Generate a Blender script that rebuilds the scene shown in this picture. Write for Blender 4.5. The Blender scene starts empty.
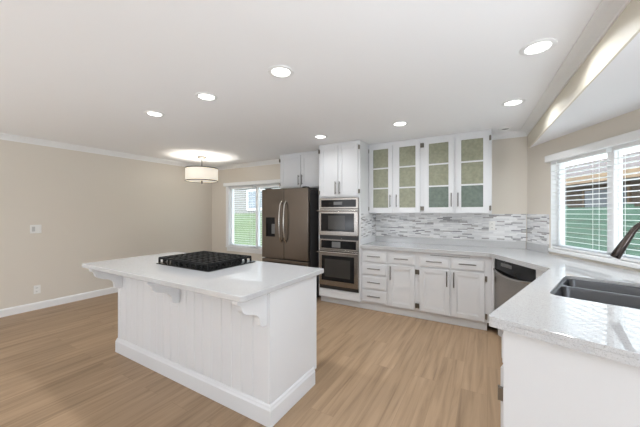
import bpy, bmesh, math, random
from mathutils import Vector, Matrix
random.seed(7)
S = bpy.context.scene
COL = S.collection
R = math.radians

# ------------------------------------------------------------------ camera
cd = bpy.data.cameras.new('camera')
cam = bpy.data.objects.new('camera', cd); COL.objects.link(cam)
cam.location = (0, 0, 1.387)
cam.rotation_euler = (R(90), 0, R(30.4))
cd.sensor_width = 36.0
cd.lens = 285.5 / 640 * 36
cd.shift_y = -1.4 / 640
cd.clip_start = 0.05
S.camera = cam

# ------------------------------------------------------------------ world, sun, exposure
W = bpy.data.worlds.new('sky'); S.world = W
W.use_nodes = True
nt = W.node_tree; nt.nodes.clear()
wo = nt.nodes.new('ShaderNodeOutputWorld'); bg = nt.nodes.new('ShaderNodeBackground')
tc = nt.nodes.new('ShaderNodeTexCoord'); sp = nt.nodes.new('ShaderNodeSeparateXYZ'); rp = nt.nodes.new('ShaderNodeValToRGB')
rp.color_ramp.elements[0].position = 0.0; rp.color_ramp.elements[0].color = (.95, .97, 1.0, 1)
rp.color_ramp.elements[1].position = 0.6; rp.color_ramp.elements[1].color = (0.70, 0.82, 1.0, 1)
nt.links.new(tc.outputs['Generated'], sp.inputs[0]); nt.links.new(sp.outputs['Z'], rp.inputs[0])
nt.links.new(rp.outputs[0], bg.inputs[0]); nt.links.new(bg.outputs[0], wo.inputs[0])
bg.inputs[1].default_value = 3.0

sd = bpy.data.lights.new('sun', 'SUN'); sd.energy = 11.0; sd.angle = R(1.0); sd.color = (0.86, 0.95, 1.06)
sun = bpy.data.objects.new('sun', sd); COL.objects.link(sun)
sun.rotation_euler = Vector((0.35, 0.75, -1.0)).to_track_quat('-Z', 'Y').to_euler()
sun.location = (-3, -8, 9)

def fill_lamp(name, loc, rot, sx, sy, power, color=(0.82, 0.90, 1.0)):
    l = bpy.data.lights.new(name, 'AREA'); l.shape = 'RECTANGLE'; l.size = sx; l.size_y = sy; l.energy = power; l.color = color
    o = bpy.data.objects.new(name, l); COL.objects.link(o); o.location = loc; o.rotation_euler = rot
    return o
# added fill lamp, out of view beside the camera, aimed up at the ceiling
fill_lamp('side_fill', (1.75, -0.55, 1.0), (R(170), 0, R(90)), 2.5, 1.6, 125)
# second added lamp, unseen behind the camera, facing up outside the rear opening
fill_lamp('rear_fill', (-3.75, -2.7, 0.9), (R(168), 0, 0), 2.5, 1.4, 40)
# two more added lamps, hidden below the sills, shining up through the windows
fill_lamp('sink_window_fill', (1.76, 3.74, 0.30), (R(140), 0, R(114.5)), 1.8, 0.8, 35)
fill_lamp('dining_window_fill', (-4.2, 5.45, 0.05), (R(135), 0, R(180)), 1.6, 0.8, 55)
CAN_POWER = 6.2

vs = S.view_settings
vs.view_transform = 'Standard'; vs.look = 'None'; vs.gamma = 1.0; vs.exposure = 0.05
vs.use_curve_mapping = False

# ------------------------------------------------------------------ materials
def nodes(name):
    m = bpy.data.materials.new(name); m.use_nodes = True
    n = m.node_tree; b = n.nodes['Principled BSDF']
    return m, n, b
def pm(name, col, rough=0.5, metal=0.0, spec=0.5, bump=0.0, bscale=200.0, var=0.0, vscale=3.0, stretch=None):
    m, n, b = nodes(name)
    b.inputs['Base Color'].default_value = (*col, 1); b.inputs['Roughness'].default_value = rough
    b.inputs['Metallic'].default_value = metal; b.inputs['Specular IOR Level'].default_value = spec
    t = n.nodes.new('ShaderNodeTexCoord'); mp = n.nodes.new('ShaderNodeMapping')
    if stretch: mp.inputs['Scale'].default_value = stretch
    n.links.new(t.outputs['Object'], mp.inputs[0])
    if bump:
        no = n.nodes.new('ShaderNodeTexNoise'); no.inputs['Scale'].default_value = bscale; no.inputs['Detail'].default_value = 3
        bp = n.nodes.new('ShaderNodeBump'); bp.inputs['Strength'].default_value = bump; bp.inputs['Distance'].default_value = 0.002
        n.links.new(mp.outputs[0], no.inputs['Vector']); n.links.new(no.outputs[0], bp.inputs['Height']); n.links.new(bp.outputs[0], b.inputs['Normal'])
    if var:
        no = n.nodes.new('ShaderNodeTexNoise'); no.inputs['Scale'].default_value = vscale; no.inputs['Detail'].default_value = 4
        r = n.nodes.new('ShaderNodeValToRGB')
        r.color_ramp.elements[0].position = 0.3; r.color_ramp.elements[1].position = 0.7
        r.color_ramp.elements[0].color = (*[c * (1 - var) for c in col], 1)
        r.color_ramp.elements[1].color = (*[min(1, c * (1 + var)) for c in col], 1)
        n.links.new(mp.outputs[0], no.inputs['Vector']); n.links.new(no.outputs[0], r.inputs[0]); n.links.new(r.outputs[0], b.inputs['Base Color'])
    return m
def emit(name, col, st):
    m, n, b = nodes(name)
    b.inputs['Base Color'].default_value = (*col, 1); b.inputs['Emission Color'].default_value = (*col, 1); b.inputs['Emission Strength'].default_value = st
    return m

WALL = pm('beige_wall_paint', (0.71, 0.655, 0.575), 0.7, spec=0.3, bump=0.15, bscale=120)
CEIL = pm('white_ceiling_paint', (0.93, 0.93, 0.935), 0.8, spec=0.2, bump=0.1, bscale=90)
CREAM = pm('cream_soffit_paint', (0.74, 0.69, 0.58), 0.5, spec=0.4, bump=0.1, bscale=90)
TRIM = pm('white_trim_paint', (0.86, 0.86, 0.855), 0.35)
CAB = pm('white_cabinet_lacquer', (0.73, 0.735, 0.745), 0.3, bump=0.02, bscale=40)
GROOVE = pm('white_cabinet_recess', (0.7, 0.7, 0.7), 0.6)
NICKEL = pm('brushed_nickel', (0.22, 0.21, 0.20), 0.32, 1.0)
CANOPY = pm('dark_nickel', (0.11, 0.105, 0.10), 0.4, 1.0)
HINGE = pm('aged_nickel_hinge', (0.24, 0.22, 0.19), 0.4, 1.0)
STEEL = pm('stainless_steel', (0.35, 0.325, 0.30), 0.27, 1.0, var=0.06, vscale=8, stretch=(1, 1, 30))
DSTEEL = pm('black_stainless_steel', (0.18, 0.153, 0.132), 0.27, 1.0, var=0.08, vscale=6, stretch=(40, 1, 1))
DSIDE = pm('dark_appliance_side', (0.035, 0.034, 0.034), 0.45)
HANDLE = pm('polished_steel_handle', (0.48, 0.46, 0.43), 0.2, 1.0)
BLACK = pm('black_glass', (0.010, 0.010, 0.011), 0.1, spec=0.3)
BMATTE = pm('black_plastic', (0.02, 0.02, 0.02), 0.35)
WINDOWGL = pm('oven_window_glass', (0.045, 0.042, 0.038), 0.15, spec=0.35)
GREYDISP = pm('grey_display', (0.16, 0.16, 0.16), 0.3)
IRON = pm('black_cast_iron', (0.006, 0.006, 0.006), 0.6, spec=0.25, bump=0.2, bscale=300)
TRAY = pm('black_cooktop_steel', (0.03, 0.03, 0.03), 0.25, 0.6)
BRONZE = pm('dark_faucet_metal', (0.10, 0.085, 0.08), 0.22, 1.0)
SINK = pm('sink_steel', (0.13, 0.135, 0.145), 0.33, 1.0, var=0.05, vscale=10, stretch=(20, 1, 1))
BLIND = pm('white_blind_slat', (0.85, 0.85, 0.84), 0.4)
VINYL = pm('white_vinyl_frame', (0.84, 0.84, 0.84), 0.35)
PLATE = pm('white_wall_plate', (0.82, 0.81, 0.78), 0.35)
PLATED = pm('plate_inset', (0.55, 0.54, 0.52), 0.4)
CORD = pm('blind_cord', (0.8, 0.8, 0.78), 0.7)
GREEN = pm('green_painted_fence', (0.052, 0.095, 0.062), 0.7, var=0.15, vscale=5)
GREENL = pm('pale_green_fence', (0.10, 0.135, 0.065), 0.7, var=0.15, vscale=5)
STUCCO = pm('pale_stucco', (0.16, 0.15, 0.137), 0.85, bump=0.2, bscale=60)
BROWN = pm('brown_siding', (0.12, 0.085, 0.06), 0.8, var=0.25, vscale=3, stretch=(1, 1, 6))
ROOF = pm('roof_shingle', (0.10, 0.075, 0.065), 0.85, var=0.25, vscale=12)
ORANGE = pm('orange_wood', (0.22, 0.145, 0.085), 0.7, var=0.15)
EGLASS = pm('neighbour_window_glass', (0.16, 0.18, 0.2), 0.15)
GROUND = pm('concrete_yard', (0.52, 0.5, 0.46), 0.9, var=0.1)
LENS = emit('lamp_lens', (1.0, 0.98, 0.95), 5.0)
SHADE = None

# pendant shade: glowing fabric drum, faint vertical pleats
def shade_mat():
    m, n, b = nodes('pleated_lamp_shade')
    b.inputs['Base Color'].default_value = (0.85, 0.8, 0.72, 1); b.inputs['Roughness'].default_value = 0.8
    b.inputs['Emission Color'].default_value = (1.0, 0.90, 0.74, 1); b.inputs['Emission Strength'].default_value = 0.42
    return m
SHADE = shade_mat()

def glass_mat():
    m, n, b = nodes('clear_window_glass'); n.nodes.remove(b)
    o = n.nodes['Material Output']; t = n.nodes.new('ShaderNodeBsdfTransparent'); g = n.nodes.new('ShaderNodeBsdfGlossy')
    g.inputs['Roughness'].default_value = 0.02; t.inputs[0].default_value = (0.96, 0.98, 0.97, 1)
    f = n.nodes.new('ShaderNodeFresnel')
    gm = n.nodes.new('ShaderNodeNewGeometry'); mr = n.nodes.new('ShaderNodeMapRange'); mr.inputs[3].default_value = 1.3; mr.inputs[4].default_value = 1 / 1.3
    n.links.new(gm.outputs['Backfacing'], mr.inputs[0]); n.links.new(mr.outputs[0], f.inputs[0])
    mx = n.nodes.new('ShaderNodeMixShader')
    n.links.new(f.outputs[0], mx.inputs[0]); n.links.new(t.outputs[0], mx.inputs[1]); n.links.new(g.outputs[0], mx.inputs[2]); n.links.new(mx.outputs[0], o.inputs[0])
    return m
GLASS = glass_mat()

def pebbled(name, col):
    m, n, b = nodes(name)
    b.inputs['Base Color'].default_value = (*col, 1); b.inputs['Roughness'].default_value = 0.22
    t = n.nodes.new('ShaderNodeTexCoord'); v = n.nodes.new('ShaderNodeTexVoronoi'); v.inputs['Scale'].default_value = 90
    bp = n.nodes.new('ShaderNodeBump'); bp.inputs['Strength'].default_value = 0.35; bp.inputs['Distance'].default_value = 0.004
    n.links.new(t.outputs['Object'], v.inputs['Vector']); n.links.new(v.outputs[0], bp.inputs['Height']); n.links.new(bp.outputs[0], b.inputs['Normal'])
    no = n.nodes.new('ShaderNodeTexNoise'); no.inputs['Scale'].default_value = 25
    r = n.nodes.new('ShaderNodeValToRGB'); r.color_ramp.elements[0].position = .3; r.color_ramp.elements[1].position = .7
    r.color_ramp.elements[0].color = (*[c * .85 for c in col], 1); r.color_ramp.elements[1].color = (*[c * 1.12 for c in col], 1)
    n.links.new(t.outputs['Object'], no.inputs['Vector']); n.links.new(no.outputs[0], r.inputs[0]); n.links.new(r.outputs[0], b.inputs['Base Color'])
    return m
OLIVE = pebbled('olive_pebbled_glass', (0.29, 0.295, 0.21))
TEAL = pebbled('teal_pebbled_glass', (0.15, 0.19, 0.16))

def quartz():
    m, n, b = nodes('speckled_white_quartz')
    t = n.nodes.new('ShaderNodeTexCoord')
    v = n.nodes.new('ShaderNodeTexNoise'); v.inputs['Scale'].default_value = 230; v.inputs['Detail'].default_value = 2
    r = n.nodes.new('ShaderNodeValToRGB')
    e = r.color_ramp.elements
    e[0].position = 0.30; e[0].color = (0.37, 0.37, 0.37, 1); e[1].position = 0.44; e[1].color = (0.54, 0.54, 0.545, 1)
    x = e.new(0.62); x.color = (0.55, 0.555, 0.56, 1); y = e.new(0.72); y.color = (0.62, 0.62, 0.62, 1)
    n.links.new(t.outputs['Object'], v.inputs['Vector']); n.links.new(v.outputs[0], r.inputs[0]); n.links.new(r.outputs[0], b.inputs['Base Color'])
    b.inputs['Roughness'].default_value = 0.04; b.inputs['Specular IOR Level'].default_value = 0.95
    return m
QUARTZ = quartz()

def floor_mat():
    m, n, b = nodes('light_oak_plank_floor')
    t = n.nodes.new('ShaderNodeTexCoord')
    mp = n.nodes.new('ShaderNodeMapping'); mp.inputs['Rotation'].default_value = (0, 0, R(90))
    n.links.new(t.outputs['Object'], mp.inputs[0])
    br = n.nodes.new('ShaderNodeTexBrick'); br.offset = 0.37
    br.inputs['Scale'].default_value = 1.0; br.inputs['Brick Width'].default_value = 1.25; br.inputs['Row Height'].default_value = 0.18
    br.inputs['Mortar Size'].default_value = 0.0012; br.inputs['Mortar Smooth'].default_value = 0.3; br.inputs['Bias'].default_value = 0
    br.inputs['Color1'].default_value = (0, 0, 0, 1); br.inputs['Color2'].default_value = (1, 1, 1, 1); br.inputs['Mortar'].default_value = (0.35, 0.35, 0.35, 1)
    n.links.new(mp.outputs[0], br.inputs['Vector'])
    # grain, stretched along the planks and shifted from plank to plank
    mp2 = n.nodes.new('ShaderNodeMapping'); mp2.inputs['Scale'].default_value = (20, 0.9, 1); n.links.new(t.outputs['Object'], mp2.inputs[0])
    ad = n.nodes.new('ShaderNodeVectorMath'); ad.operation = 'MULTIPLY_ADD'; ad.inputs[1].default_value = (9, 9, 9)
    n.links.new(br.outputs['Color'], ad.inputs[0]); n.links.new(mp2.outputs[0], ad.inputs[2])
    no = n.nodes.new('ShaderNodeTexNoise'); no.inputs['Scale'].default_value = 1.1; no.inputs['Detail'].default_value = 7; no.inputs['Roughness'].default_value = 0.62; no.inputs['Distortion'].default_value = 0.6
    n.links.new(ad.outputs[0], no.inputs['Vector'])
    r = n.nodes.new('ShaderNodeValToRGB'); e = r.color_ramp.elements
    e[0].position = 0.28; e[0].color = (0.245, 0.158, 0.092, 1); e[1].position = 0.72; e[1].color = (0.465, 0.32, 0.2, 1)
    x = e.new(0.5); x.color = (0.385, 0.26, 0.158, 1)
    n.links.new(no.outputs[0], r.inputs[0])
    hs = n.nodes.new('ShaderNodeMix'); hs.data_type = 'RGBA'; hs.blend_type = 'MULTIPLY'; hs.inputs[0].default_value = 0.10
    n.links.new(r.outputs[0], hs.inputs[6]); n.links.new(br.outputs['Color'], hs.inputs[7])
    dk = n.nodes.new('ShaderNodeMix'); dk.data_type = 'RGBA'; dk.blend_type = 'MULTIPLY'; dk.inputs[7].default_value = (0.78, 0.75, 0.72, 1)
    n.links.new(br.outputs['Fac'], dk.inputs[0]); n.links.new(hs.outputs[2], dk.inputs[6]); n.links.new(dk.outputs[2], b.inputs['Base Color'])
    b.inputs['Roughness'].default_value = 0.42; b.inputs['Specular IOR Level'].default_value = 0.4
    return m
FLOOR = floor_mat()

def mosaic():
    m, n, b = nodes('grey_white_mosaic_tile')
    at = n.nodes.new('ShaderNodeUVMap')
    br = n.nodes.new('ShaderNodeTexBrick'); br.offset = 0.43; br.offset_frequency = 3; br.squash = 0.7; br.squash_frequency = 2
    br.inputs['Scale'].default_value = 1.0; br.inputs['Brick Width'].default_value = 0.125; br.inputs['Row Height'].default_value = 0.0165
    br.inputs['Mortar Size'].default_value = 0.0012; br.inputs['Mortar Smooth'].default_value = 0.1
    br.inputs['Color1'].default_value = (0, 0, 0, 1); br.inputs['Color2'].default_value = (1, 1, 1, 1); br.inputs['Mortar'].default_value = (0.45, 0.45, 0.45, 1)
    n.links.new(at.outputs[0], br.inputs['Vector'])
    r = n.nodes.new('ShaderNodeValToRGB'); r.color_ramp.interpolation = 'CONSTANT'; e = r.color_ramp.elements
    e[0].position = 0; e[0].color = (0.27, 0.27, 0.28, 1); e[1].position = 0.08; e[1].color = (0.46, 0.455, 0.46, 1)
    for p, c in ((0.19, (0.70, 0.70, 0.71)), (0.40, (0.80, 0.80, 0.80)), (0.62, (0.88, 0.88, 0.88)), (0.80, (0.74, 0.735, 0.73)), (0.94, (0.36, 0.34, 0.33))):
        x = e.new(p); x.color = (*c, 1)
    n.links.new(br.outputs['Color'], r.inputs[0])
    no = n.nodes.new('ShaderNodeTexNoise'); no.inputs['Scale'].default_value = 30; no.inputs['Detail'].default_value = 5
    n.links.new(at.outputs[0], no.inputs['Vector'])
    mx = n.nodes.new('ShaderNodeMix'); mx.data_type = 'RGBA'; mx.blend_type = 'OVERLAY'; mx.inputs[0].default_value = 0.3
    n.links.new(r.outputs[0], mx.inputs[6]); n.links.new(no.outputs[0], mx.inputs[7]); n.links.new(mx.outputs[2], b.inputs['Base Color'])
    b.inputs['Roughness'].default_value = 0.25
    return m
MOSAIC = mosaic()

# ------------------------------------------------------------------ mesh helpers
class MB:
    def __init__(s): s.v = []; s.f = []
    def add(s, vs_, fs):
        o = len(s.v); s.v += [tuple(p) for p in vs_]; s.f += [tuple(i + o for i in f) for f in fs]; return s
    def box(s, x0, x1, y0, y1, z0, z1, M=None):
        vs_ = [Vector(p) for p in ((x0,y0,z0),(x1,y0,z0),(x1,y1,z0),(x0,y1,z0),(x0,y0,z1),(x1,y0,z1),(x1,y1,z1),(x0,y1,z1))]
        if M: vs_ = [M @ p for p in vs_]
        return s.add(vs_, [(0,3,2,1),(4,5,6,7),(0,1,5,4),(1,2,6,5),(2,3,7,6),(3,0,4,7)])
    def prism(s, pts, a, b, axis='z', M=None):
        # pts counter-clockwise; axis z: pts are (x,y); axis x: pts are (y,z); axis y: pts are (x,z)
        def P(p, h): return {'z': (p[0], p[1], h), 'x': (h, p[0], p[1]), 'y': (p[0], h, p[1])}[axis]
        n = len(pts); vs_ = [Vector(P(p, a)) for p in pts] + [Vector(P(p, b)) for p in pts]
        if M: vs_ = [M @ p for p in vs_]
        return s.add(vs_, [tuple(range(n))[::-1], tuple(range(n, 2*n))] + [(i, (i+1) % n, n + (i+1) % n, n + i) for i in range(n)])
    def tube(s, path, r, n=10):
        path = [Vector(p) for p in path]; k = len(path); rr = r if isinstance(r, (list, tuple)) else [r] * k
        up = None; vs_ = []
        for i, p in enumerate(path):
            t = (path[min(i+1, k-1)] - path[max(i-1, 0)]).normalized()
            if up is None: up = t.orthogonal().normalized()
            up = (up - t * up.dot(t)).normalized(); sd_ = t.cross(up)
            vs_ += [p + rr[i] * (math.cos(2*math.pi*j/n) * up + math.sin(2*math.pi*j/n) * sd_) for j in range(n)]
        fs = [(i*n + j, i*n + (j+1) % n, (i+1)*n + (j+1) % n, (i+1)*n + j) for i in range(k-1) for j in range(n)]
        fs += [tuple(range(n))[::-1], tuple((k-1)*n + j for j in range(n))]
        return s.add(vs_, fs)
    def lathe(s, prof, c=(0,0,0), n=32, cap=True):
        k = len(prof); vs_ = [(c[0] + r*math.cos(2*math.pi*j/n), c[1] + r*math.sin(2*math.pi*j/n), c[2] + z) for r, z in prof for j in range(n)]
        fs = [(i*n + j, i*n + (j+1) % n, (i+1)*n + (j+1) % n, (i+1)*n + j) for i in range(k-1) for j in range(n)]
        if cap: fs += [tuple(range(n))[::-1], tuple((k-1)*n + j for j in range(n))]
        return s.add(vs_, fs)
    def build(s, name, mat, parent=None, bevel=0.0, smooth=False, seg=2):
        me = bpy.data.meshes.new(name); me.from_pydata(s.v, [], s.f)
        bm = bmesh.new(); bm.from_mesh(me); bmesh.ops.recalc_face_normals(bm, faces=bm.faces); bm.to_mesh(me); bm.free()
        me.materials.append(mat)
        o = bpy.data.objects.new(name, me); COL.objects.link(o)
        if parent: o.parent = parent
        if smooth:
            for p in me.polygons: p.use_smooth = True
            try: me.set_sharp_from_angle(angle=R(40))
            except Exception: pass
        if bevel:
            b = o.modifiers.new('bevel', 'BEVEL'); b.width = bevel; b.segments = seg; b.limit_method = 'ANGLE'; b.angle_limit = R(40)
        return o
def B(*a): return MB().box(*a)

def empty(name, loc=(0,0,0), rz=0.0):
    o = bpy.data.objects.new(name, None); COL.objects.link(o); o.location = loc; o.rotation_euler = (0, 0, rz); o.empty_display_size = 0.1
    return o
def tag(o, label, cat, group=None):
    o['label'] = label; o['category'] = cat
    if group: o['group'] = group
    return o
def thing(name, label, cat, loc=(0,0,0), rz=0.0, group=None): return tag(empty(name, loc, rz), label, cat, group)
def struct(o): o['kind'] = 'structure'; return o
def dup(o, loc=None, rz=None, label=None, parent=None):
    c = o.copy(); COL.objects.link(c)
    if parent: c.parent = parent
    if loc is not None: c.location = loc
    if rz is not None: c.rotation_euler = (0, 0, rz)
    if label: c['label'] = label
    for ch in list(o.children): dup(ch, parent=c)
    return c
def fill_poly(outer, holes, z0, z1):
    """a slab with holes, as one mesh"""
    bm = bmesh.new()
    for loop in [outer] + holes:
        vs_ = [bm.verts.new((x, y, z0)) for x, y in loop]
        for i in range(len(vs_)): bm.edges.new((vs_[i], vs_[(i+1) % len(vs_)]))
    bmesh.ops.triangle_fill(bm, use_beauty=True, use_dissolve=False, edges=bm.edges[:])
    bmesh.ops.dissolve_limit(bm, angle_limit=0.01, verts=bm.verts[:], edges=bm.edges[:])
    r = bmesh.ops.extrude_face_region(bm, geom=bm.faces[:])
    bmesh.ops.translate(bm, vec=(0, 0, z1 - z0), verts=[g for g in r['geom'] if isinstance(g, bmesh.types.BMVert)])
    bmesh.ops.recalc_face_normals(bm, faces=bm.faces)
    mb = MB(); bm.verts.index_update(); mb.v = [tuple(v.co) for v in bm.verts]; mb.f = [tuple(v.index for v in f.verts) for f in bm.faces]; bm.free()
    return mb
def fillet(pts, rads, n=5):
    out = []
    k = len(pts)
    for i, p in enumerate(pts):
        r = rads[i]
        if not r: out.append(tuple(p)); continue
        p = Vector(p); a = Vector(pts[i-1]) - p; b = Vector(pts[(i+1) % k]) - p; a.normalize(); b.normalize()
        for j in range(n + 1):
            t = j / n; q0 = p + a * r * (1 - t); q1 = p + b * r * t
            out.append(tuple(q0 * (1 - t) + q1 * t))
    return out

# ------------------------------------------------------------------ the room
XL, YB, YR, ZC, ZS = -5.537, 4.46, -2.2, 2.42, 2.193
C0 = Vector((0.437, YB)); WA = R(24.5)
WD = Vector((math.sin(WA), -math.cos(WA))); WN = Vector((math.cos(WA), math.sin(WA)))   # along the window wall / outward
WL = 2.35
C1 = C0 + WD * WL; XR = C1.x
T = 0.14
def slab_wall(name, M, length, z1, openings, mat=WALL, x0=0.0):
    """wall in local frame: x along, y outward, z up; openings (x0,x1,z0,z1)"""
    mb = MB(); cur = x0
    for a, b, z0, zt in sorted(openings):
        mb.box(cur, a, 0, T, 0, z1, M)
        if z0 > 0: mb.box(a, b, 0, T, 0, z0, M)
        mb.box(a, b, 0, T, zt, z1, M); cur = b
    mb.box(cur, length, 0, T, 0, z1, M)
    return struct(mb.build(name, mat))
ZT = ZC + 0.1
MW = Matrix(((WD.x, WN.x, 0, C0.x), (WD.y, WN.y, 0, C0.y), (0, 0, 1, 0), (0, 0, 0, 1)))
WIN_L = (-4.98, -3.44, 0.62, 1.96)
WIN_R = (0.42, 2.10, 0.975, 1.975)
slab_wall('wall_back', Matrix.Translation((XL, YB, 0)), C0.x - XL + 0.12, ZT, [(WIN_L[0]-XL, WIN_L[1]-XL, WIN_L[2], WIN_L[3])], x0=-T)
slab_wall('wall_window', MW, WL, ZT, [WIN_R])
struct(MB().box(XR, XR + T, YR - T, -1.9, 0, ZT).box(XR, XR + T, -1.9, .8, 2.12, ZT).box(XR, XR + T, .8, C1.y, 0, ZT).build('wall_right', WALL))  # wide opening invented in this unseen stretch of wall to let light in
struct(MB().box(XL - T, XL, YR - T, YB, 0, ZT).build('wall_left', WALL))
slab_wall('wall_rear', Matrix(((1,0,0,XL),(0,-1,0,YR),(0,0,1,0),(0,0,0,1))), XR - XL, ZT, [(0.5, 3.1, 0.0, 2.1)])  # opening made up behind the camera to admit sun and sky light
struct(MB().box(XL - T, 1.7, YR - T, YB + T, -0.12, 0).build('floor', FLOOR))
ceil_poly = [(XL - T, YR - T), (XR + T, YR - T), (XR + T, C1.y), (C0.x + 0.12, YB + T), (XL - T, YB + T)]
struct(MB().prism(ceil_poly, ZC, ZC + 0.2).build('ceiling', CEIL))
# dropped soffit along the window side, with a cream face
def sx(y): return C0.x + 0.004 + 0.0507 * (YB - y)
sof = [(sx(YR), YR), (XR, YR), (XR, C1.y), (C0.x, YB), (sx(YB), YB)]
struct(MB().prism([(sx(YR) + .012, YR), (XR, YR), (XR, C1.y), (C0.x + .012, YB)], ZS, ZC).build('ceiling_soffit', CEIL))
struct(MB().prism([(sx(YR), YR), (sx(YR) + .012, YR), (sx(YB) + .012, YB), (sx(YB), YB)], ZS - .001, ZC).build('trim_1', CREAM))

def crown_prof(d=0.07, h=0.075):
    return [(0, 0), (0, -h), (0.010, -h), (0.014, -h*0.82), (0.030, -h*0.6), (0.048, -h*0.36), (d*0.86, -h*0.2), (d, -h*0.16), (d, 0)]
def run_prof(name, prof, p0, p1, inward, z, mat=TRIM, x0ext=0, x1ext=0):
    """sweep a profile (distance from wall, height) along p0-p1"""
    p0 = Vector((p0[0], p0[1], 0)); p1 = Vector((p1[0], p1[1], 0)); n = Vector((inward[0], inward[1], 0)).normalized()
    vs_ = [p + n * a + Vector((0, 0, z + b)) for p in (p0, p1) for a, b in prof]; k = len(prof)
    return struct(MB().add(vs_, [tuple(range(k)), tuple(range(k, 2*k))[::-1]] + [(i, (i+1) % k, k + (i+1) % k, k + i) for i in range(k)]).build(name, mat))
run_prof('trim_2', crown_prof(), (XL, YR), (XL, YB), (1, 0), ZC)
run_prof('trim_3', crown_prof(), (XL, YB), (-3.23, YB), (0, -1), ZC)
run_prof('trim_4', crown_prof(0.05, 0.07), (0.035, YB), (C0.x, YB), (0, -1), ZC)
run_prof('trim_5', crown_prof(0.09, 0.055), (sx(YR), YR), (sx(YB), YB), (-1, -0.05), ZC)
base_prof = [(0, 0), (0.014, 0), (0.014, 0.085), (0.010, 0.097), (0.004, 0.105), (0, 0.105)]
run_prof('baseboard_left', base_prof, (XL, YR), (XL, YB), (1, 0), 0)
run_prof('baseboard_back', base_prof, (XL, YB), (-3.30, YB), (0, -1), 0)

# ---- windows
def window(name, M, x0, x1, z0, z1, casing, mull, stool_z, stool_out, stool_h):
    w = struct(empty(name))
    def add(mb, nm, mat, bev=0.003):
        o = mb.build(nm, mat, w, bev); return o
    f = MB(); y0, y1 = 0.06, 0.12; t = 0.045
    f.box(x0, x1, y0, y1, z0, z0 + t, M).box(x0, x1, y0, y1, z1 - t, z1, M).box(x0, x0 + t, y0, y1, z0 + t, z1 - t, M).box(x1 - t, x1, y0, y1, z0 + t, z1 - t, M)
    f.box(mull - 0.035, mull + 0.035, y0 - 0.01, y1, z0 + t, z1 - t, M)
    add(f, 'window_frame', VINYL)
    l = MB()     # painted reveals inside the opening
    l.box(x0, x0 + 0.008, 0, 0.06, z0, z1, M).box(x1 - 0.008, x1, 0, 0.06, z0, z1, M).box(x0, x1, 0, 0.06, z1 - 0.008, z1, M)
    add(l, 'reveal', TRIM, 0)
    add(MB().box(x0 + t, mull - 0.035, 0.085, 0.091, z0 + t, z1 - t, M), 'pane', GLASS, 0)
    add(MB().box(mull + 0.035, x1 - t, 0.085, 0.091, z0 + t, z1 - t, M), 'pane', GLASS, 0)
    add(MB().box(x0 - 0.05 if casing else x0 - 0.01, x1 + 0.05 if casing else x1, -stool_out, 0.06, stool_z - stool_h, stool_z, M), 'window_sill', TRIM, 0.006)
    if casing:
        c = MB().box(x0 - 0.07, x0, -0.018, 0, stool_z, z1 + 0.07, M).box(x1, x1 + 0.07, -0.018, 0, stool_z, z1 + 0.07, M).box(x0, x1, -0.018, 0, z1, z1 + 0.07, M)
        c.box(x0 - 0.04, x1 + 0.04, -0.016, 0, stool_z - 0.11, stool_z - stool_h, M)
        add(c, 'casing', TRIM)
    return w
MBK = Matrix.Translation((0, YB, 0))
window('window_1', MBK, *WIN_L, True, -4.185, 0.635, 0.045, 0.03)
window('window_2', MW, *WIN_R, False, 1.10, 0.985, 0.02, 0.04)

def blind(label, M, x0, x1, z0, z1, group, tilt=-4, pitch=0.0475, cords=(0.15, 0.85), y=0.028):
    root = thing('window_blind', label, 'blind', M @ Vector(((x0+x1)/2, y, z0)), 0, group)
    # local frame of the blind is the wall frame moved to the blind's foot
    Rm = M.to_3x3().to_4x4(); hw = (x1 - x0) / 2; H = z1 - z0
    root.rotation_euler = Rm.to_euler()
    MB().box(-hw, hw, -0.026, 0.026, H - 0.045, H).build('headrail', BLIND, root, 0.002)
    s = MB(); n = int((H - 0.075) / pitch)
    for i in range(n):
        zz = 0.045 + i * pitch
        m = Matrix.Translation((0, 0, zz)) @ Matrix.Rotation(R(tilt), 4, 'X')
        s.box(-hw, hw, -0.024, 0.024, -0.0014, 0.0014, m)
    s.build('slats', BLIND, root)
    MB().box(-hw, hw, -0.022, 0.022, 0.0, 0.018).build('bottom_rail', BLIND, root, 0.003)
    for k in cords:
        x = -hw + 2 * hw * k
        for y0_ in (-.0275, .0262): B(x - 0.0025, x + 0.0025, y0_, y0_ + .0013, 0.018, H - 0.045).build('ladder_cord', CORD, root)
    return root
blind('white slatted blind on the left half of the window beside the fridge', MBK, -4.965, -4.215, 0.64, 1.94, None, pitch=0.047)
blind('white slatted blind, right half, next to the dark fridge side', MBK, -4.155, -3.455, 0.64, 1.94, None, pitch=0.047)
blind('white slatted blind on the sink window, half nearest the tiled corner', MW, 0.432, 1.115, 0.99, 1.96, None, cords=(0.2, 0.8))
blind('white slatted blind on the sink window, half behind the faucet', MW, 1.175, 2.09, 0.99, 1.96, None, cords=(0.06, 0.85))
tag(MB().box(-5.07, -3.36, -0.075, -0.02, 1.955, 2.03, MBK).build('blind_valance', BLIND, None, 0.008), 'white valance board across the top of the window beside the fridge', 'valance')
tag(MB().box(0.395, 2.13, -0.05, -0.002, 1.945, 2.02, MW).build('blind_valance', BLIND, None, 0.008), 'long white valance board across the top of the sink window', 'valance')
w_ = MB().tube([MW @ Vector((0.53, -0.012, 1.94)), MW @ Vector((0.53, -0.014, 1.35))], 0.004, 6).build('blind_wand', CORD)
tag(w_, 'thin tilt wand hanging at the corner end of the sink window blind', 'wand')

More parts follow.
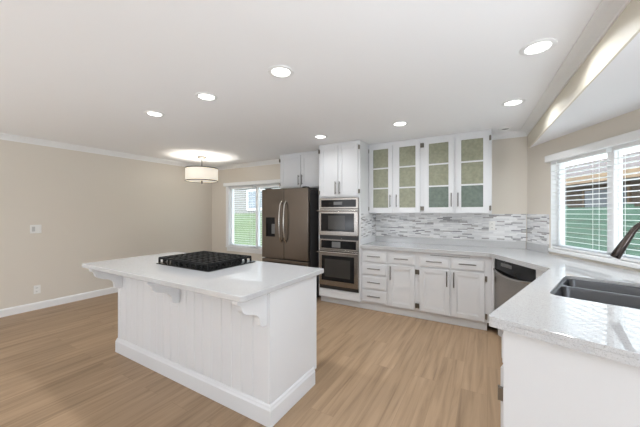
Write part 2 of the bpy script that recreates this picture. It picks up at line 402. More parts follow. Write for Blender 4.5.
# ------------------------------------------------------------------ cabinet helpers (local frame: x right, y into the cabinet, front at y=0)
def pull(parent, cx, cz, L, vertical, y=-0.02, mat=None, r=0.0068):
    h = L / 2; st = 0.03; mb = MB()
    if vertical:
        mb.tube([(cx, y - st, cz - h), (cx, y - st, cz + h)], r, 8)
        for s_ in (-.38, .38): mb.tube([(cx, y + .002, cz + s_*L), (cx, y - st, cz + s_*L)], r*.8, 8)
    else:
        mb.tube([(cx - h, y - st, cz), (cx + h, y - st, cz)], r, 8)
        for s_ in (-.38, .38): mb.tube([(cx + s_*L, y + .002, cz), (cx + s_*L, y - st, cz)], r*.8, 8)
    return mb.build('handle', mat or NICKEL, parent, smooth=True)
def hinge(parent, x, z):
    o = MB().box(x - 0.011, x + 0.011, -0.0235, -0.001, z - 0.028, z + 0.028).tube([(x, -0.0245, z - 0.033), (x, -0.0245, z + 0.033)], 0.0045, 8).build('hinge', HINGE, parent)
    return o
def door_panel(root, x0, x1, z0, z1, fr=0.055, side='l', hz=None, hl=0.185, hinges=True, name='door'):
    """recessed panel door; side = side of the handle"""
    mb = MB(); y0 = -0.02
    mb.box(x0, x0 + fr, y0, 0, z0, z1).box(x1 - fr, x1, y0, 0, z0, z1).box(x0 + fr, x1 - fr, y0, 0, z0, z0 + fr).box(x0 + fr, x1 - fr, y0, 0, z1 - fr, z1)
    d = mb.build(name, CAB, root, 0.003)
    p = MB().box(x0 + fr - .002, x1 - fr + .002, -0.011, -0.002, z0 + fr - .002, z1 - fr + .002)
    i = 0.012
    p.box(x0 + fr, x0 + fr + i, -0.016, -0.01, z0 + fr, z1 - fr).box(x1 - fr - i, x1 - fr, -0.016, -0.01, z0 + fr, z1 - fr)
    p.box(x0 + fr + i, x1 - fr - i, -0.016, -0.01, z0 + fr, z0 + fr + i).box(x0 + fr + i, x1 - fr - i, -0.016, -0.01, z1 - fr - i, z1 - fr)
    p.build('door_panel', CAB, d, 0.002)
    hx = x0 + 0.028 if side == 'l' else x1 - 0.028
    if hz is not None: pull(d, hx, hz, hl, True)
    if hinges:
        gx = x1 + 0.017 if side == 'l' else x0 - 0.017
        for zz in (z0 + 0.06, z1 - 0.06): hinge(d, gx, zz)
    return d
def drawer(root, x0, x1, z0, z1, hl=0.185, handle=True):
    mb = MB().box(x0, x1, -0.014, 0, z0, z1).box(x0 + .014, x1 - .014, -0.02, -0.012, z0 + .014, z1 - .014)
    d = mb.build('drawer', CAB, root, 0.004)
    if handle: pull(d, (x0 + x1) / 2, (z0 + z1) / 2 + .01, hl, False)
    return d
def carcass(root, x0, x1, z0, z1, depth, name='body'):
    return MB().box(x0, x1, 0, depth, z0, z1).build(name, CAB, root, 0.0015)

# ------------------------------------------------------------------ back wall base cabinets, front at y = 3.84
YF = 3.84; ZK = 0.10; ZU = 0.873
c = thing('drawer_cabinet', 'narrow white base cabinet of four drawers beside the double oven', 'cabinet', (-1.565, YF, 0))
carcass(c, 0, 0.395, ZK, ZU, 0.615)
for z0, z1 in ((.685, .835), (.505, .665), (.305, .485), (.115, .285)): drawer(c, .025, .375, z0, z1)
MB().box(0, 0.395, 0.03, 0.08, 0, ZK).build('toe_kick', CAB, c)
c = thing('base_cabinet', 'white base cabinet with one drawer and one door next to the four drawer stack', 'cabinet', (-1.17, YF, 0))
carcass(c, 0, 0.385, ZK, ZU, 0.615)
drawer(c, .012, .355, .69, .82); door_panel(c, .012, .355, .115, .672, .055, 'l', .565)
MB().box(0, 0.385, 0.03, 0.08, 0, ZK).build('toe_kick', CAB, c)
c = thing('base_cabinet', 'white double door base cabinet with two drawers beside the dishwasher corner', 'cabinet', (-0.785, YF, 0))
carcass(c, 0, 0.832, ZK, ZU, 0.60)
drawer(c, .03, .383, .69, .82); drawer(c, .405, .755, .69, .82)
door_panel(c, .03, .383, .115, .672, .055, 'r', .565); door_panel(c, .405, .755, .115, .672, .055, 'l', .565)
MB().box(0, 0.78, 0.03, 0.08, 0, ZK).build('toe_kick', CAB, c)
b_ = MB().box(.165, .60, -0.016, 0.0, .845, .866).build('cutting_board', CAB, c, 0.002)
MB().box(.16, .605, -0.004, 0.0, .838, .8445).build('gap_shade_strip', BMATTE, c)  # black strip standing in for the shaded gap under the board

# ------------------------------------------------------------------ tall oven cabinet and built-in ovens
YO = 3.80; XO = -2.25; WO = 0.685
c = thing('oven_cabinet', 'tall white cabinet holding the two built-in ovens', 'cabinet', (XO, YO, 0))
mb = MB().box(0, .02, 0, .65, ZK, ZC-.002).box(WO-.02, WO, 0, .65, ZK, ZC-.002).box(.02, WO-.02, 0, .65, 1.605, ZC-.002).box(.02, WO-.02, 0, .65, ZK, .225).box(.02, WO-.02, .60, .65, .225, 1.605)
mb.build('body', CAB, c, 0.0015)
MB().box(0, WO, 0.07, 0.11, 0, ZK).build('toe_kick', CAB, c)
MB().box(.02, WO-.02, -.012, 0, .105, .215).build('lower_panel', CAB, c, .003)
door_panel(c, .03, .335, 1.625, 2.375, .055, 'r', 1.745, .19)
door_panel(c, .345, .655, 1.625, 2.375, .055, 'l', 1.745, .19)
o = thing('double_oven', 'stainless built-in microwave and oven stack with black glass doors', 'oven', (XO + .022, YO, .228))
OW = WO - .044; zo = .228
def oz(a): return a - zo
MB().box(.004, OW-.004, 0.0, .55, oz(.234), oz(1.60)).build('housing', BMATTE, o)
MB().box(.0, OW, -.022, .0, oz(1.44), oz(1.598)).build('control_panel', STEEL, o, .003)
p = MB().box(.035, OW-.035, -.026, -.02, oz(1.462), oz(1.568)).build('control_glass', BLACK, o, .001)
MB().box(.25, .39, -.0268, -.025, oz(1.495), oz(1.54)).build('display', GREYDISP, p)
d = MB().box(.0, OW, -.03, .0, oz(1.04), oz(1.435)).build('microwave_door', STEEL, o, .004)
g = MB().box(.035, OW-.06, -.0335, -.028, oz(1.10), oz(1.368)).build('door_glass', BLACK, d, .002)
MB().box(.16, OW-.2, -.0345, -.033, oz(1.13), oz(1.335)).build('viewing_window', WINDOWGL, g)
def oven_handle(z, parent):
    m_ = MB().tube([(-.01, -.078, z), (OW + .01, -.078, z)], .011, 12)
    for x in (.03, OW - .03): m_.tube([(x, -.028, z), (x, -.078, z)], .009, 8)
    return m_.build('handle', HANDLE, parent, smooth=True)
oven_handle(oz(1.405), d)
MB().box(.0, OW, -.012, .0, oz(.985), oz(1.038)).build('vent_strip', BMATTE, o)
MB().box(.0, OW, -.022, .0, oz(.825), oz(.982)).build('control_panel', STEEL, o, .003)
p = MB().box(.035, OW-.035, -.026, -.02, oz(.845), oz(.962)).build('control_glass', BLACK, o, .001)
MB().box(.22, .36, -.0268, -.025, oz(.86), oz(.945)).build('display', GREYDISP, p)
d = MB().box(.0, OW, -.03, .0, oz(.285), oz(.82)).build('oven_door', STEEL, o, .004)
g = MB().box(.045, OW-.06, -.0335, -.028, oz(.36), oz(.735)).build('door_glass', BLACK, d, .002)
MB().box(.10, OW-.12, -.0345, -.033, oz(.415), oz(.685)).build('viewing_window', WINDOWGL, g)
oven_handle(oz(.79), d)
MB().box(.0, OW, -.012, .0, oz(.232), oz(.282)).build('vent_strip', BMATTE, o)

# ------------------------------------------------------------------ cabinet over the fridge
c = thing('upper_cabinet', 'white two door cabinet above the french door fridge', 'cabinet', (-3.235, 4.09, 1.80))
MB().box(0, .98, 0, .368, 0, ZC - 1.802).build('body', CAB, c, .0015)
door_panel(c, .02, .455, .02, .572, .055, 'r', .14, .17); door_panel(c, .47, .90, .02, .572, .055, 'l', .14, .17)

# ------------------------------------------------------------------ fridge
f = thing('refrigerator', 'dark stainless french door refrigerator with water dispenser', 'refrigerator', (-3.272, 3.65, 0))
FW = .92
MB().box(0.004, FW-.004, .075, .78, .03, 1.745).build('body', DSIDE, f, .004)
MB().box(0.03, FW-.03, .10, .70, 0, .03).build('base_grille', BMATTE, f)
def frdoor(x0, x1, z0, z1, name, hole=None):
    if not hole: return MB().box(x0, x1, 0, .07, z0, z1).build(name, DSTEEL, f, .008, seg=3)
    a, b, c_, d_ = hole
    m_ = MB().box(x0, a, 0, .07, z0, z1).box(b, x1, 0, .07, z0, z1).box(a, b, 0, .07, z0, c_).box(a, b, 0, .07, d_, z1)
    return m_.build(name, DSTEEL, f)
ld = frdoor(0, .456, .635, 1.765, 'fridge_door', (.085, .275, .985, 1.30))
rd = frdoor(.461, FW, .635, 1.765, 'fridge_door')
dr = frdoor(0, FW, .06, .62, 'freezer_drawer')
dp = MB().box(.085, .275, .055, .068, .985, 1.30).box(.085, .275, .002, .05, 1.20, 1.30).box(.085, .275, .004, .06, .985, 1.0).build('dispenser', BLACK, ld)
MB().box(.175, .25, .035, .053, 1.03, 1.19).build('dispenser_paddle', GREYDISP, dp, .004)
def bow(x, z0, z1, parent):
    pts = []
    for i in range(15):
        t = i / 14; pts.append((x, -.018 - .05 * math.sin(math.pi * t) ** .6, z0 + (z1 - z0) * t))
    pts[0] = (x, .002, z0); pts[-1] = (x, .002, z1)
    return MB().tube(pts, .0125, 10).build('handle', HANDLE, parent, smooth=True)
bow(.415, .90, 1.56, ld); bow(.502, .90, 1.56, rd)
MB().tube([(.06, .002, .56), (.07, -.05, .56), (FW-.07, -.05, .56), (FW-.06, .002, .56)], .012, 10).build('handle', HANDLE, dr, smooth=True)
for x in (.05, .80): MB().box(x, x + .07, .02, .12, 1.766, 1.785).build('hinge_cover', BMATTE, f, .004)

# ------------------------------------------------------------------ glass door wall cabinets, front y = 4.13
ZB = 1.365
def glass_cabinet(label, x0, x1, doors, panes, last):
    c = thing('wall_cabinet', label, 'cabinet', (x0, 4.15, ZB), group=None)
    w = x1 - x0; h = ZC - .002 - ZB
    m_ = MB().box(0, .018, .018, .308, 0, h).box(w - .018, w, .018, .308, 0, h).box(.018, w - .018, .018, .295, 0, .02).box(.018, w - .018, .018, .295, h - .04, h).box(.018, w - .018, .295, .308, 0, h)
    a, b = doors[0][1], doors[1][0]
    m_.box(0, w, -.0, .018, 0, .035).box(0, w, -.0, .018, h - .055, h)
    m_.box(0, doors[0][0] + .02, 0, .018, .035, h - .055).box(a - .02, b + .02, 0, .018, .035, h - .055).box(doors[1][1] - .02, w, 0, .018, .035, h - .055)
    m_.build('body', CAB, c, .001)
    for z in (.36, .66): MB().box(.018, w - .018, .03, .295, z - .009, z + .009).build('shelf', CAB, c)
    for (dx0, dx1, side), mats in zip(doors, panes):
        z0, z1 = .012, 1.008; st = .062; tr, brr = .05, .075
        mb = MB().box(dx0, dx0 + st, -.02, 0, z0, z1).box(dx1 - st, dx1, -.02, 0, z0, z1).box(dx0 + st, dx1 - st, -.02, 0, z0, z0 + brr).box(dx0 + st, dx1 - st, -.02, 0, z1 - tr, z1)
        ph = (z1 - tr - z0 - brr - 2 * .02) / 3; pz = z0 + brr
        for k in (1, 2): mb.box(dx0 + st, dx1 - st, -.018, -.002, pz + k * ph + (k - 1) * .02, pz + k * (ph + .02))
        d = mb.build('door', CAB, c, .002)
        for k in range(3):
            q = pz + k * (ph + .02)
            MB().box(dx0 + st, dx1 - st, -.009, -.005, q, q + ph).build('pane', mats[k], d)
        pull(d, dx1 - .026 if side == 'r' else dx0 + .026, .185, .18, True)
        gx = dx0 - .014 if side == 'r' else dx1 + .014
        for zz in (z0 + .06, z1 - .06): hinge(d, gx, zz)
    return c
glass_cabinet('white wall cabinet with two olive glass doors beside the tall oven cabinet', -1.565, -.785,
    [(.01, .365, 'r'), (.405, .755, 'l')], [(OLIVE,)*3, (OLIVE,)*3], False)
glass_cabinet('white wall cabinet with two glass doors nearest the sink window', -.785, .045,
    [(.028, .40, 'r'), (.428, .80, 'l')], [(TEAL, OLIVE, OLIVE), (TEAL, OLIVE, OLIVE)], True)

# ------------------------------------------------------------------ corner: dishwasher on the diagonal
DL = Vector((0.019, 3.80)); IN = Vector((0.45, 3.02)); TIP = Vector((0.0, 1.494))
dd = (IN - DL).normalized(); dn = Vector((-dd.y, dd.x)); TH = math.atan2(dd.y, dd.x)
dl0 = DL + dn * 0.035
dw = thing('dishwasher', 'stainless dishwasher with black control band set across the corner', 'dishwasher', (*(dl0 + dd * .035), 0), TH)
DWW = .645
MB().box(.01, DWW - .01, .03, .56, .10, .868).build('tub', DSIDE, dw)
MB().box(.0, DWW, .04, .09, 0, .10).build('toe_kick', CAB, dw)
# front panel with a shallow bowed lower edge under the control band
n_ = 16
pts = [(DWW, .11), (DWW, .742)] + [(DWW * (1 - i / n_), .742 - .035 * math.sin(math.pi * i / n_)) for i in range(1, n_)] + [(0, .742), (0, .11)]
MB().prism(pts[::-1], .0, .03, 'y').build('front_panel', STEEL, dw, .004)
MB().box(0, DWW, .004, .03, .69, .866).build('control_band', BLACK, dw, .003)
hp = [(DWW * i / n_, -.03 * math.sin(math.pi * i / n_) ** .7 - .002, .742 - .035 * math.sin(math.pi * i / n_)) for i in range(n_ + 1)]
MB().tube(hp, .012, 10).build('handle', HANDLE, dw, smooth=True)
MB().box(.12, .30, -.0, .005, .80, .835).build('button_row', GREYDISP, dw, .001)
cc = thing('corner_cabinet', 'white filler cabinet panels on both sides of the dishwasher', 'cabinet', (*dl0, 0), TH)
MB().box(-.006, .03, -.004, .04, .10, ZU).build('filler_panel', CAB, cc, .001)
MB().box(.685, .88, -.004, .04, .10, ZU).build('filler_panel', CAB, cc, .001)
MB().box(.685, .86, .04, .08, 0, .10).build('toe_kick', CAB, cc)

# ------------------------------------------------------------------ sink peninsula
px_ = (TIP - IN).normalized(); py_ = Vector((-px_.y, px_.x)); TP = math.atan2(px_.y, px_.x); PL = (TIP - IN).length
pen = thing('sink_cabinet', 'white sink base cabinet with plain end panel facing the camera', 'cabinet', (*(IN + py_ * .055), 0), TP)
e0 = PL - .035
MB().box(.14, e0 - .018, .0, .035, .10, ZU).box(.14, e0 - .018, .035, .62, .10, .14).box(.14, .16, .035, .62, .14, ZU).box(.14, e0 - .018, .60, .62, .14, ZU).build('body', CAB, pen, .001)
# end panel follows the counter's end edge
ea = math.atan2(-.149, .434) - TP - math.pi / 2
Me = Matrix.Translation((e0, -.003, 0)) @ Matrix.Rotation(ea, 4, 'Z')
MB().box(-.018, 0, 0, 1.25, 0.0, ZU, Me).build('end_panel', CAB, pen, .002)
MB().box(.14, e0 - .03, .06, .10, 0, .10).build('toe_kick', CAB, pen)
for x0, x1, s_ in ((.16, .60, 'r'), (.62, 1.06, 'l'), (1.08, 1.53, 'l')):
    drawer(pen, x0, x1, .70, .835, handle=False)
    
    d = door_panel(pen, x0, x1, .115, .68, .055, 'l', None if s_ == 'l' else .575, .12, hinges=False)
    if x1 > 1.5:
        for zz in (.20, .565): hinge(d, x1 + .008, zz)

def loc2(lx, ly): v = IN + px_ * lx + py_ * ly; return (v.x, v.y)
bowl = [(.262, .546), (.562, .952)]     # extent of the two bowls along the edge
def rrect(x0, x1, y0, y1, r, n=5):
    pts = []
    for cx, cy, a0 in ((x1 - r, y1 - r, 0), (x0 + r, y1 - r, 90), (x0 + r, y0 + r, 180), (x1 - r, y0 + r, 270)):
        for i in range(n + 1): t = R(a0 + 90 * i / n); pts.append((cx + r * math.cos(t), cy + r * math.sin(t)))
    return pts
SY0, SY1 = .125, .545
hole_l = rrect(.25, .965, SY0, SY1, .06)
ctop = thing('countertop', 'speckled white quartz worktop running round the corner to the sink', 'countertop', (0, 0, .874))
PT = .046
right_end = TIP + Vector((.434, -.149)).normalized() * ((XR - .002 - TIP.x) / .9458)
outer = [(-1.563, YB - .002), (-1.563, 3.80), tuple(DL), tuple(IN), tuple(TIP), (XR - .002, right_end.y), (XR - .002, C1.y - .004), tuple(C0 - WN * .002 + Vector((0, -.002)))]
outer = fillet(outer, [0, 0, .05, .01, .02, 0, 0, 0])
fill_poly(outer, [[loc2(*p) for p in hole_l]], PT - .02, PT).build('slab', QUARTZ, ctop, .0015)
def edge_strip(front, w):
    """the built-up front edge: a strip w wide along the polyline, to its left"""
    n = len(front); inner = []
    F = [Vector(p) for p in front]
    for i in range(n):
        d0 = (F[i] - F[max(i-1, 0)]).normalized() if i else (F[1] - F[0]).normalized()
        d1 = (F[min(i+1, n-1)] - F[i]).normalized() if i < n - 1 else d0
        n0 = Vector((-d0.y, d0.x)); n1 = Vector((-d1.y, d1.x)); b = (n0 + n1).normalized()
        inner.append(F[i] + b * (w / max(.3, b.dot(n0))))
    mb = MB()
    for i in range(n - 1): mb.prism([tuple(F[i]), tuple(F[i+1]), tuple(inner[i+1]), tuple(inner[i])], 0, PT - .0201)
    return mb
edge_strip(fillet([(-1.563, 3.80), tuple(DL), tuple(IN), tuple(TIP), (XR - .002, right_end.y)], [0, .05, .01, .02, 0]), .03).build('front_edge', QUARTZ, ctop)
MB().box(-1.563, C0.x - .02, YB - .02, YB - .002, PT, PT + .085).build('backsplash_lip', QUARTZ, ctop, .002)
MB().box(.01, .40, -.02, -.002, PT, PT + .085, Matrix(MW)).build('backsplash_lip', QUARTZ, ctop, .002)

sk = thing('kitchen_sink', 'undermount stainless double bowl sink in the peninsula worktop', 'sink', (*IN, .746), TP)
def bowl_mesh(x0, x1, y0, y1, z0, z1, r, fl, fr):
    n5 = [(x, y, z1) for x, y in rrect(x0 - fl, x1 + fr, y0 - .027, y1 + .027, .02)]
    n4 = [(x, y, z1) for x, y in rrect(x0, x1, y0, y1, r)]
    rings = [n5, n4]
    for ins, zz in ((.004, z1 - .01), (.008, z0 + .035), (.018, z0 + .01), (.035, z0)):
        rings.append([(x, y, zz) for x, y in rrect(x0 + ins, x1 - ins, y0 + ins, y1 - ins, r)])
    vs_ = [p for rg in rings for p in rg]; k = len(n4); m = len(rings)
    fs = [(i*k + j, i*k + (j+1) % k, (i+1)*k + (j+1) % k, (i+1)*k + j) for i in range(m - 1) for j in range(k)] + [tuple((m-1)*k + j for j in range(k))]
    return MB().add(vs_, fs)
for i, (a, b) in enumerate(bowl):
    q = bowl_mesh(a, b, SY0 + .012, SY1 - .012, 0, .1535, .045, .027 if i == 0 else .008, .008 if i == 0 else .027).build('bowl', SINK, sk, smooth=True)
    MB().lathe([(.0, .002), (.042, .002), (.045, .004), (.040, .005), (.0, .0035)], ((a + b) / 2, (SY0 + SY1) / 2, 0), 24, cap=False).build('drain', HANDLE, sk, smooth=True)

fc = thing('kitchen_faucet', 'dark gooseneck faucet arching over the sink', 'faucet', (*loc2(.575, .665), .92), TP)
# local: y grows away from the bowls
MB().lathe([(.030, 0), (.030, .012), (.022, .022), (.019, .05), (.019, .16), (.016, .17)], (0, 0, 0), 24).build('body', BRONZE, fc, smooth=True)
arc = [(0, 0, .16), (0, 0, .27)]
for i in range(1, 15):
    t = math.pi * i / 14 * .86; arc.append((0, -.115 + .115 * math.cos(t), .27 + .15 * math.sin(t)))
arc_end = Vector(arc[-1]); dirn = (Vector(arc[-1]) - Vector(arc[-2])).normalized()
MB().tube(arc, .0155, 14).build('spout', BRONZE, fc, smooth=True)
hd = [arc_end - dirn * .01, arc_end + dirn * .03, arc_end + dirn * .06, arc_end + dirn * .145, arc_end + dirn * .15]
MB().tube(hd, [.016, .018, .020, .024, .021], 16).build('spray_head', BRONZE, fc, smooth=True)
MB().tube([(0.018, 0, .10), (.05, 0, .105), (.11, -.01, .13)], [.009, .008, .006], 10).build('lever_handle', BRONZE, fc, smooth=True)

# ------------------------------------------------------------------ tile backsplash
def tiled(name, quads, mat):
    me = bpy.data.meshes.new(name); bm = bmesh.new(); uv = bm.loops.layers.uv.new('UVMap')
    for p0, p1, n, z0, z1, u0, th in quads:
        p0 = Vector((*p0, 0)); p1 = Vector((*p1, 0)); n = Vector((*n, 0)).normalized() * th
        L = (p1 - p0).length
        f0 = [p0 + n + Vector((0,0,z0)), p1 + n + Vector((0,0,z0)), p1 + n + Vector((0,0,z1)), p0 + n + Vector((0,0,z1))]
        b0 = [q - n for q in f0]
        V = [bm.verts.new(q) for q in f0 + b0]
        uvs = [(u0, z0), (u0 + L, z0), (u0 + L, z1), (u0, z1)] * 2
        for idx in ((0,1,2,3), (7,6,5,4), (0,4,5,1), (1,5,6,2), (2,6,7,3), (3,7,4,0)):
            fa = bm.faces.new([V[i] for i in idx])
            for lp, i in zip(fa.loops, idx): lp[uv].uv = uvs[i]
    bm.to_mesh(me); bm.free(); me.materials.append(mat)
    o = bpy.data.objects.new(name, me); COL.objects.link(o); return o
ZM0, ZM1 = .874 + PT + .085, 1.362
wq0 = C0 + WD * .004; wq1 = C0 + WD * .40
tag(tiled('tile_backsplash', [((-1.557, YB), (C0.x - .012, YB), (0, -1), ZM0, ZM1, 0, .008)], MOSAIC),
    'long grey and white mosaic tile backsplash under the glass door cabinets', 'backsplash')
tag(tiled('tile_backsplash', [((-1.565, 3.83), (-1.565, YB - .009), (1, 0), ZM0, ZM1, 5, .007)], MOSAIC),
    'narrow grey mosaic tile strip on the side of the tall oven cabinet', 'backsplash')
tag(tiled('tile_backsplash', [(tuple(wq0), tuple(wq1), tuple(-WN), ZM0, ZM1, 2.0, .008)], MOSAIC),
    'short grey mosaic tile backsplash beside the sink window', 'backsplash')

# ------------------------------------------------------------------ island
IX0, IX1, IY0, IY1 = -3.215, -1.178, 1.152, 2.08
bx0, bx1, by0, by1 = -3.17, -1.215, 1.435, 1.985
isl = thing('kitchen_island', 'white island cabinet with beadboard front and carved corbels', 'island', ((bx0+bx1)/2, (by0+by1)/2, 0))
IM = Matrix.Translation(-Vector(((bx0+bx1)/2, (by0+by1)/2, 0)))
IZ = .879
MB().box(bx0 + .02, bx1 - .012, by0 + .02, by1, .10, IZ, IM).build('body', CAB, isl)
# beadboard: vertical v-grooves
gx0, gx1 = bx0 + .05, bx1 - .05; ng = 18; pts = []
for i in range(ng + 1):
    x = gx0 + (gx1 - gx0) * i / ng
    if 0 < i < ng: pts += [(x - .005, by0), (x - .001, by0 + .0045), (x + .001, by0 + .0045), (x + .005, by0)]
    else: pts.append((x, by0))
pts += [(gx1, by0 + .02), (gx0, by0 + .02)]
MB().prism(pts, .10, IZ, 'z', IM).build('beadboard_panel', CAB, isl)
for a, b in ((bx0, bx0 + .05), (bx1 - .05, bx1 - .012)):
    MB().box(a, b, by0 - .004, by0 + .02, .10, IZ, IM).build('corner_trim', CAB, isl, .002)
MB().box(bx1 - .012, bx1, by0 - .004, by1 + .03, .10, IZ, IM).build('side_panel', CAB, isl, .002)
MB().box(bx0, bx0 + .02, by0 + .02, by1, .10, IZ, IM).build('side_panel', CAB, isl, .002)
bp = [(0, 0), (.018, 0), (.018, .105), (.012, .118), (.010, .128), (.004, .138), (0, .138)]
pl = MB()
ring = [(bx0, by0), (bx1, by0), (bx1, by1), (bx0, by1)]
vs_ = []
for a, z in bp:
    vs_ += [IM @ Vector((bx0 - a, by0 - a, z)), IM @ Vector((bx1 + a, by0 - a, z)), IM @ Vector((bx1 + a, by1 - .02, z)), IM @ Vector((bx0 - a, by1 - .02, z))]
fs = []
for i in range(len(bp) - 1):
    for j in range(4): fs.append((i*4 + j, i*4 + (j+1) % 4, (i+1)*4 + (j+1) % 4, (i+1)*4 + j))
pl.add(vs_, fs).build('baseboard', CAB, isl)
# far side of the island (towards the ovens): two plain doors
far = MB()
for x0, x1 in ((bx0 + .04, -2.21), (-2.19, bx1 - .03)): far.box(x0, x1, by1, by1 + .02, .13, .84, IM)
far.build('far_doors', CAB, isl, .003)
def corbel(cx):
    # profile (y, z): broad scroll running out under the overhang
    P = [(1.434, .879), (1.434, .650), (1.405, .650), (1.385, .655), (1.370, .668), (1.366, .690), (1.362, .712), (1.350, .730), (1.330, .744),
         (1.300, .756), (1.270, .764), (1.245, .774), (1.222, .790), (1.210, .808), (1.206, .826), (1.196, .838), (1.178, .848), (1.174, .860), (1.174, .879)]
    return MB().prism(P, cx - .022, cx + .022, 'x', IM).build('corbel', CAB, isl, .003)
for cx in (-3.10, -2.19, -1.262): corbel(cx)
it = thing('island_countertop', 'white quartz slab on the island carrying the cooktop', 'countertop', (0, 0, IZ))
MB().prism(fillet([(IX0, IY0), (IX1, IY0), (IX1, IY1), (IX0, IY1)], [.012, .035, .012, .012]), 0, .036).build('slab', QUARTZ, it, .005, seg=3)

# cooktop
CX0, CX1, CY0, CY1 = -2.60, -1.885, 1.485, 2.015
ck = thing('gas_cooktop', 'black gas cooktop with cast iron grates on the island', 'cooktop', ((CX0+CX1)/2, (CY0+CY1)/2, .915))
cw, ch = (CX1 - CX0) / 2, (CY1 - CY0) / 2
MB().box(-cw, cw, -ch, ch, 0, .010).build('tray', TRAY, ck, .004)
for bx, by, r in ((-.23, .13, .045), (-.23, -.12, .038), (.23, .13, .04), (.23, -.12, .045), (0, .04, .055)):
    q = MB().lathe([(r, .010), (r, .018), (r*.8, .020), (r*.8, .028), (r*.72, .031), (.001, .031)], (bx, by, 0), 20).build('burner', IRON, ck, smooth=True)
def grate(x0, x1):
    y0, y1 = -ch + .010, ch - .035; m_ = MB(); z0, z1 = .046, .064
    def bar(a, b, c, w, axis):
        # a bar from a to b at offset c, turned down into a foot at each end
        prof = [(a, .012), (a + .012, .012), (a + .016, z0), (b - .016, z0), (b - .012, .012), (b, .012), (b, z1 - .006), (b - .008, z1), (a + .008, z1), (a, z1 - .006)]
        m_.prism(prof, c - w, c + w, axis)
    for k in range(9): bar(x0, x1, y0 + .008 + (y1 - y0 - .016) * k / 8, .0075, 'y')
    for k in range(4): bar(y0, y1, x0 + .008 + (x1 - x0 - .016) * k / 3, .0075, 'x')
    return m_.build('grate', IRON, ck, .002)
g3 = (2 * cw - .03) / 3
for k in range(3): grate(-cw + .015 + k * g3 + .002, -cw + .015 + (k + 1) * g3 - .002)
for k in range(5):
    MB().lathe([(.017, .010), (.017, .03), (.014, .034), (.001, .034)], (-.16 + .08 * k, ch - .010, 0), 16).build('knob', BMATTE, ck, smooth=True)

# ------------------------------------------------------------------ ceiling lights
def can_light(x, y, label):
    o = thing('recessed_light', label, 'ceiling light', (x, y, ZC), 0, 'recessed ceiling lights')
    MB().lathe([(.066, -.004), (.072, -.009), (.092, -.006), (.096, 0)], (0, 0, 0), 36, cap=False).build('trim_ring', TRIM, o, smooth=True)
    MB().lathe([(.0672, -.004), (.05, -.0035), (.001, -.003)], (0, 0, 0), 36, cap=False).build('lens', LENS, o, smooth=True)
    l = bpy.data.lights.new('can_lamp', 'AREA'); l.shape = 'DISK'; l.size = .13; l.spread = R(150); l.energy = CAN_POWER; l.color = (.93, .965, 1.0)
    lo = bpy.data.objects.new('can_lamp', l); COL.objects.link(lo); lo.parent = o; lo.location = (0, 0, -.012)
    return o
L0 = can_light(-1.31, 1.665, 'lit recessed ceiling light above the cooktop island, nearest the camera')
for x, y, lb in ((-2.165, 1.687, 'lit recessed ceiling light, middle one of the row over the island'),
                 (-3.01, 1.705, 'lit recessed ceiling light nearest the beige left wall'),
                 (-1.97, 3.37, 'lit recessed ceiling light in front of the tall oven cabinet'),
                 (-.882, 3.345, 'lit recessed ceiling light in front of the glass door cabinets'),
                 (.208, 3.24, 'smaller looking lit recessed light by the crown moulding, near the corner'),
                 (.272, 2.232, 'largest looking lit recessed light, by the crown moulding over the peninsula')):
    q = dup(L0, (x, y, ZC), 0, lb)
    if 'oven' in lb:      # this lamp burns lower: it sits right in front of the tall cabinet
        for ch_ in q.children:
            if ch_.type == 'LIGHT': ch_.data = ch_.data.copy(); ch_.data.energy = CAN_POWER * .4
o = thing('eyeball_light', 'small unlit round ceiling fixture in the corner by the soffit', 'ceiling fixture', (.19, 4.20, ZC))
MB().lathe([(.040, -.006), (.05, -.014), (.075, -.008), (.08, 0)], (0, 0, 0), 32, cap=False).build('trim_ring', TRIM, o, smooth=True)
MB().lathe([(.0415, -.006), (.001, -.002)], (0, 0, 0), 32, cap=False).build('opening', GREYDISP, o)

# pendant over the dining end
pd = thing('pendant_light', 'drum shade ceiling lamp with metal bands near the left window', 'lamp', (-4.585, 3.47, ZC))
MB().lathe([(.001, -.001), (.078, -.001), (.078, -.026), (.055, -.042), (.012, -.048), (.001, -.048)], (0, 0, 0), 28, cap=False).build('canopy', CANOPY, pd, smooth=True)
MB().tube([(0, 0, -.03), (0, 0, -.21)], .008, 10).build('stem', NICKEL, pd, smooth=True)
n = 120; sh = MB(); zt, zb = -.225, -.455; R0 = .28
vs_ = [((R0 + (.0025 if j % 2 else 0)) * math.cos(2*math.pi*j/n), (R0 + (.0025 if j % 2 else 0)) * math.sin(2*math.pi*j/n), z) for z in (zt, zb) for j in range(n)]
sh.add(vs_, [(j, (j+1) % n, n + (j+1) % n, n + j) for j in range(n)])
so = sh.build('shade', SHADE, pd); sm_ = so.modifiers.new('thick', 'SOLIDIFY'); sm_.thickness = .003; sm_.offset = -1
for z in (zt, zb): MB().lathe([(R0 + .003, z - .009), (R0 + .007, z - .009), (R0 + .007, z + .009), (R0 + .003, z + .009), (R0 + .003, z - .009)], (0, 0, 0), 60, cap=False).build('band', NICKEL, pd, smooth=True)
MB().lathe([(.001, zb + .006), (R0 - .006, zb + .006), (R0 - .006, zb + .010), (.001, zb + .010)], (0, 0, 0), 60, cap=False).build('diffuser', SHADE, pd)
MB().lathe([(.001, zb - .055), (.016, zb - .045), (.02, zb - .028), (.012, zb - .012), (.018, zb - .004), (.018, zb + .008)], (0, 0, 0), 20).build('finial', NICKEL, pd, smooth=True)
l = bpy.data.lights.new('pendant_bulb', 'POINT'); l.energy = 14; l.color = (1, .97, .92); l.shadow_soft_size = .05
lo = bpy.data.objects.new('pendant_bulb', l); COL.objects.link(lo); lo.parent = pd; lo.location = (0, 0, -.385)

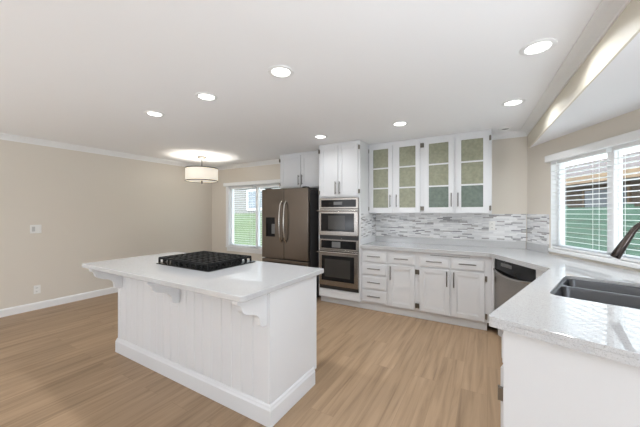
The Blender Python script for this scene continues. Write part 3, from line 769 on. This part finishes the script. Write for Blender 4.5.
# ------------------------------------------------------------------ wall plates
sw = thing('light_switch', 'white double switch plate on the beige left wall', 'switch', (XL, 1.455, 1.147), R(90))
# local: x along the wall, -y into the room
MB().box(-.06, .06, -.007, 0, -.06, .06).build('plate', PLATE, sw, .003)
for k in (-1, 1): MB().box(k*.025 - .017, k*.025 + .017, -.011, -.005, -.034, .034).build('rocker', PLATED if k < 0 else PLATE, sw, .003)
def outlet(label, loc, rz):
    o = thing('wall_outlet', label, 'outlet', loc, rz)
    MB().box(-.037, .037, -.006, 0, -.06, .06).build('plate', PLATE, o, .003)
    for k in (-1, 1):
        q = MB().box(-.016, .016, -.009, -.004, k*.024 - .014, k*.024 + .014).build('socket', PLATE, o, .004)
        MB().box(-.008, -.005, -.0095, -.0088, k*.024 - .006, k*.024 + .006).box(.005, .008, -.0095, -.0088, k*.024 - .006, k*.024 + .006).build('slot', BMATTE, q)
    return o
outlet('white wall outlet low on the beige left wall above the baseboard', (XL, 1.468, .285), R(90))
outlet('white outlet plate on the mosaic backsplash near the corner', (.052, YB - .008, 1.205), 0)

# ------------------------------------------------------------------ outside
struct(MB().box(-16, 16, -14, 18, -.35, -.14).build('ground', GROUND))
def fence(name_label, M, L, h, n, mat):
    o = thing('garden_fence', name_label, 'fence', M.translation, M.to_euler().z)
    for i in range(n):
        x = L * i / (n - 1); MB().box(x - .045, x + .045, .02, .11, -.14, h + .03).build('post', mat, o)
    b = MB(); k = int((h + .1) / .145)
    for i in range(k): b.box(-.05, L + .05, 0, .02, -.1 + i * .145, -.1 + i * .145 + .135)
    b.build('boards', mat, o)
    return o
fo = C0 + WN * 2.7 - WD * 6.5
fence('green board fence outside the sink window', Matrix(((WD.x, WN.x, 0, fo.x), (WD.y, WN.y, 0, fo.y), (0,0,1,0), (0,0,0,1))), 12.5, 1.50, 9, GREEN)
fence('pale green board fence outside the window beside the fridge', Matrix.Translation((-8.5, 7.6, 0)), 7.5, 1.36, 5, GREENL)
def house(label, M, L, h, wallmat, depth=3.0):
    o = thing('neighbour_house', label, 'house', M.translation, M.to_euler().z)
    MB().box(0, L, 0, depth, -.14, h).build('wall', wallmat, o)
    MB().prism([(-.55, h - .05), (-.55, h + .1), (depth / 2, h + .9), (depth + .4, h + .1), (depth + .4, h - .05)], -.3, L + .3, 'x').build('roof', ROOF, o)
    return o
ho = C0 + WN * 4.6 - WD * 11
h = house('brown house beyond the green fence by the sink window', Matrix(((WD.x, WN.x, 0, ho.x), (WD.y, WN.y, 0, ho.y), (0,0,1,0), (0,0,0,1))), 17, 2.25, BROWN)
for x in (3.4, 5.8, 8.2, 10.6, 13.0):
    q = MB().box(x, x + 1.3, -.03, 0.01, 1.2, 2.0).build('window', EGLASS, h)
    MB().box(x - .06, x, -.05, 0.0, 1.14, 2.06).box(x + 1.3, x + 1.36, -.05, 0, 1.14, 2.06).box(x, x + 1.3, -.05, 0, 1.14, 1.2).box(x, x + 1.3, -.05, 0, 2.0, 2.06).build('window_trim', ORANGE, q)
MB().box(-.2, 17.2, -.62, -.56, 2.16, 2.36).build('fascia', ORANGE, h)
h = house('pale stucco house beyond the fence by the window beside the fridge', Matrix.Translation((-11, 9.8, 0)), 9, 3.2, STUCCO)
for x in (1.4, 3.4, 5.6):
    q = MB().box(x, x + 1.1, -.03, .01, 1.55, 2.35).build('window', EGLASS, h)
    MB().box(x - .08, x, -.05, 0, 1.47, 2.43).box(x + 1.1, x + 1.18, -.05, 0, 1.47, 2.43).box(x, x + 1.1, -.05, 0, 1.47, 1.55).box(x, x + 1.1, -.05, 0, 2.35, 2.43).build('window_trim', TRIM, q)
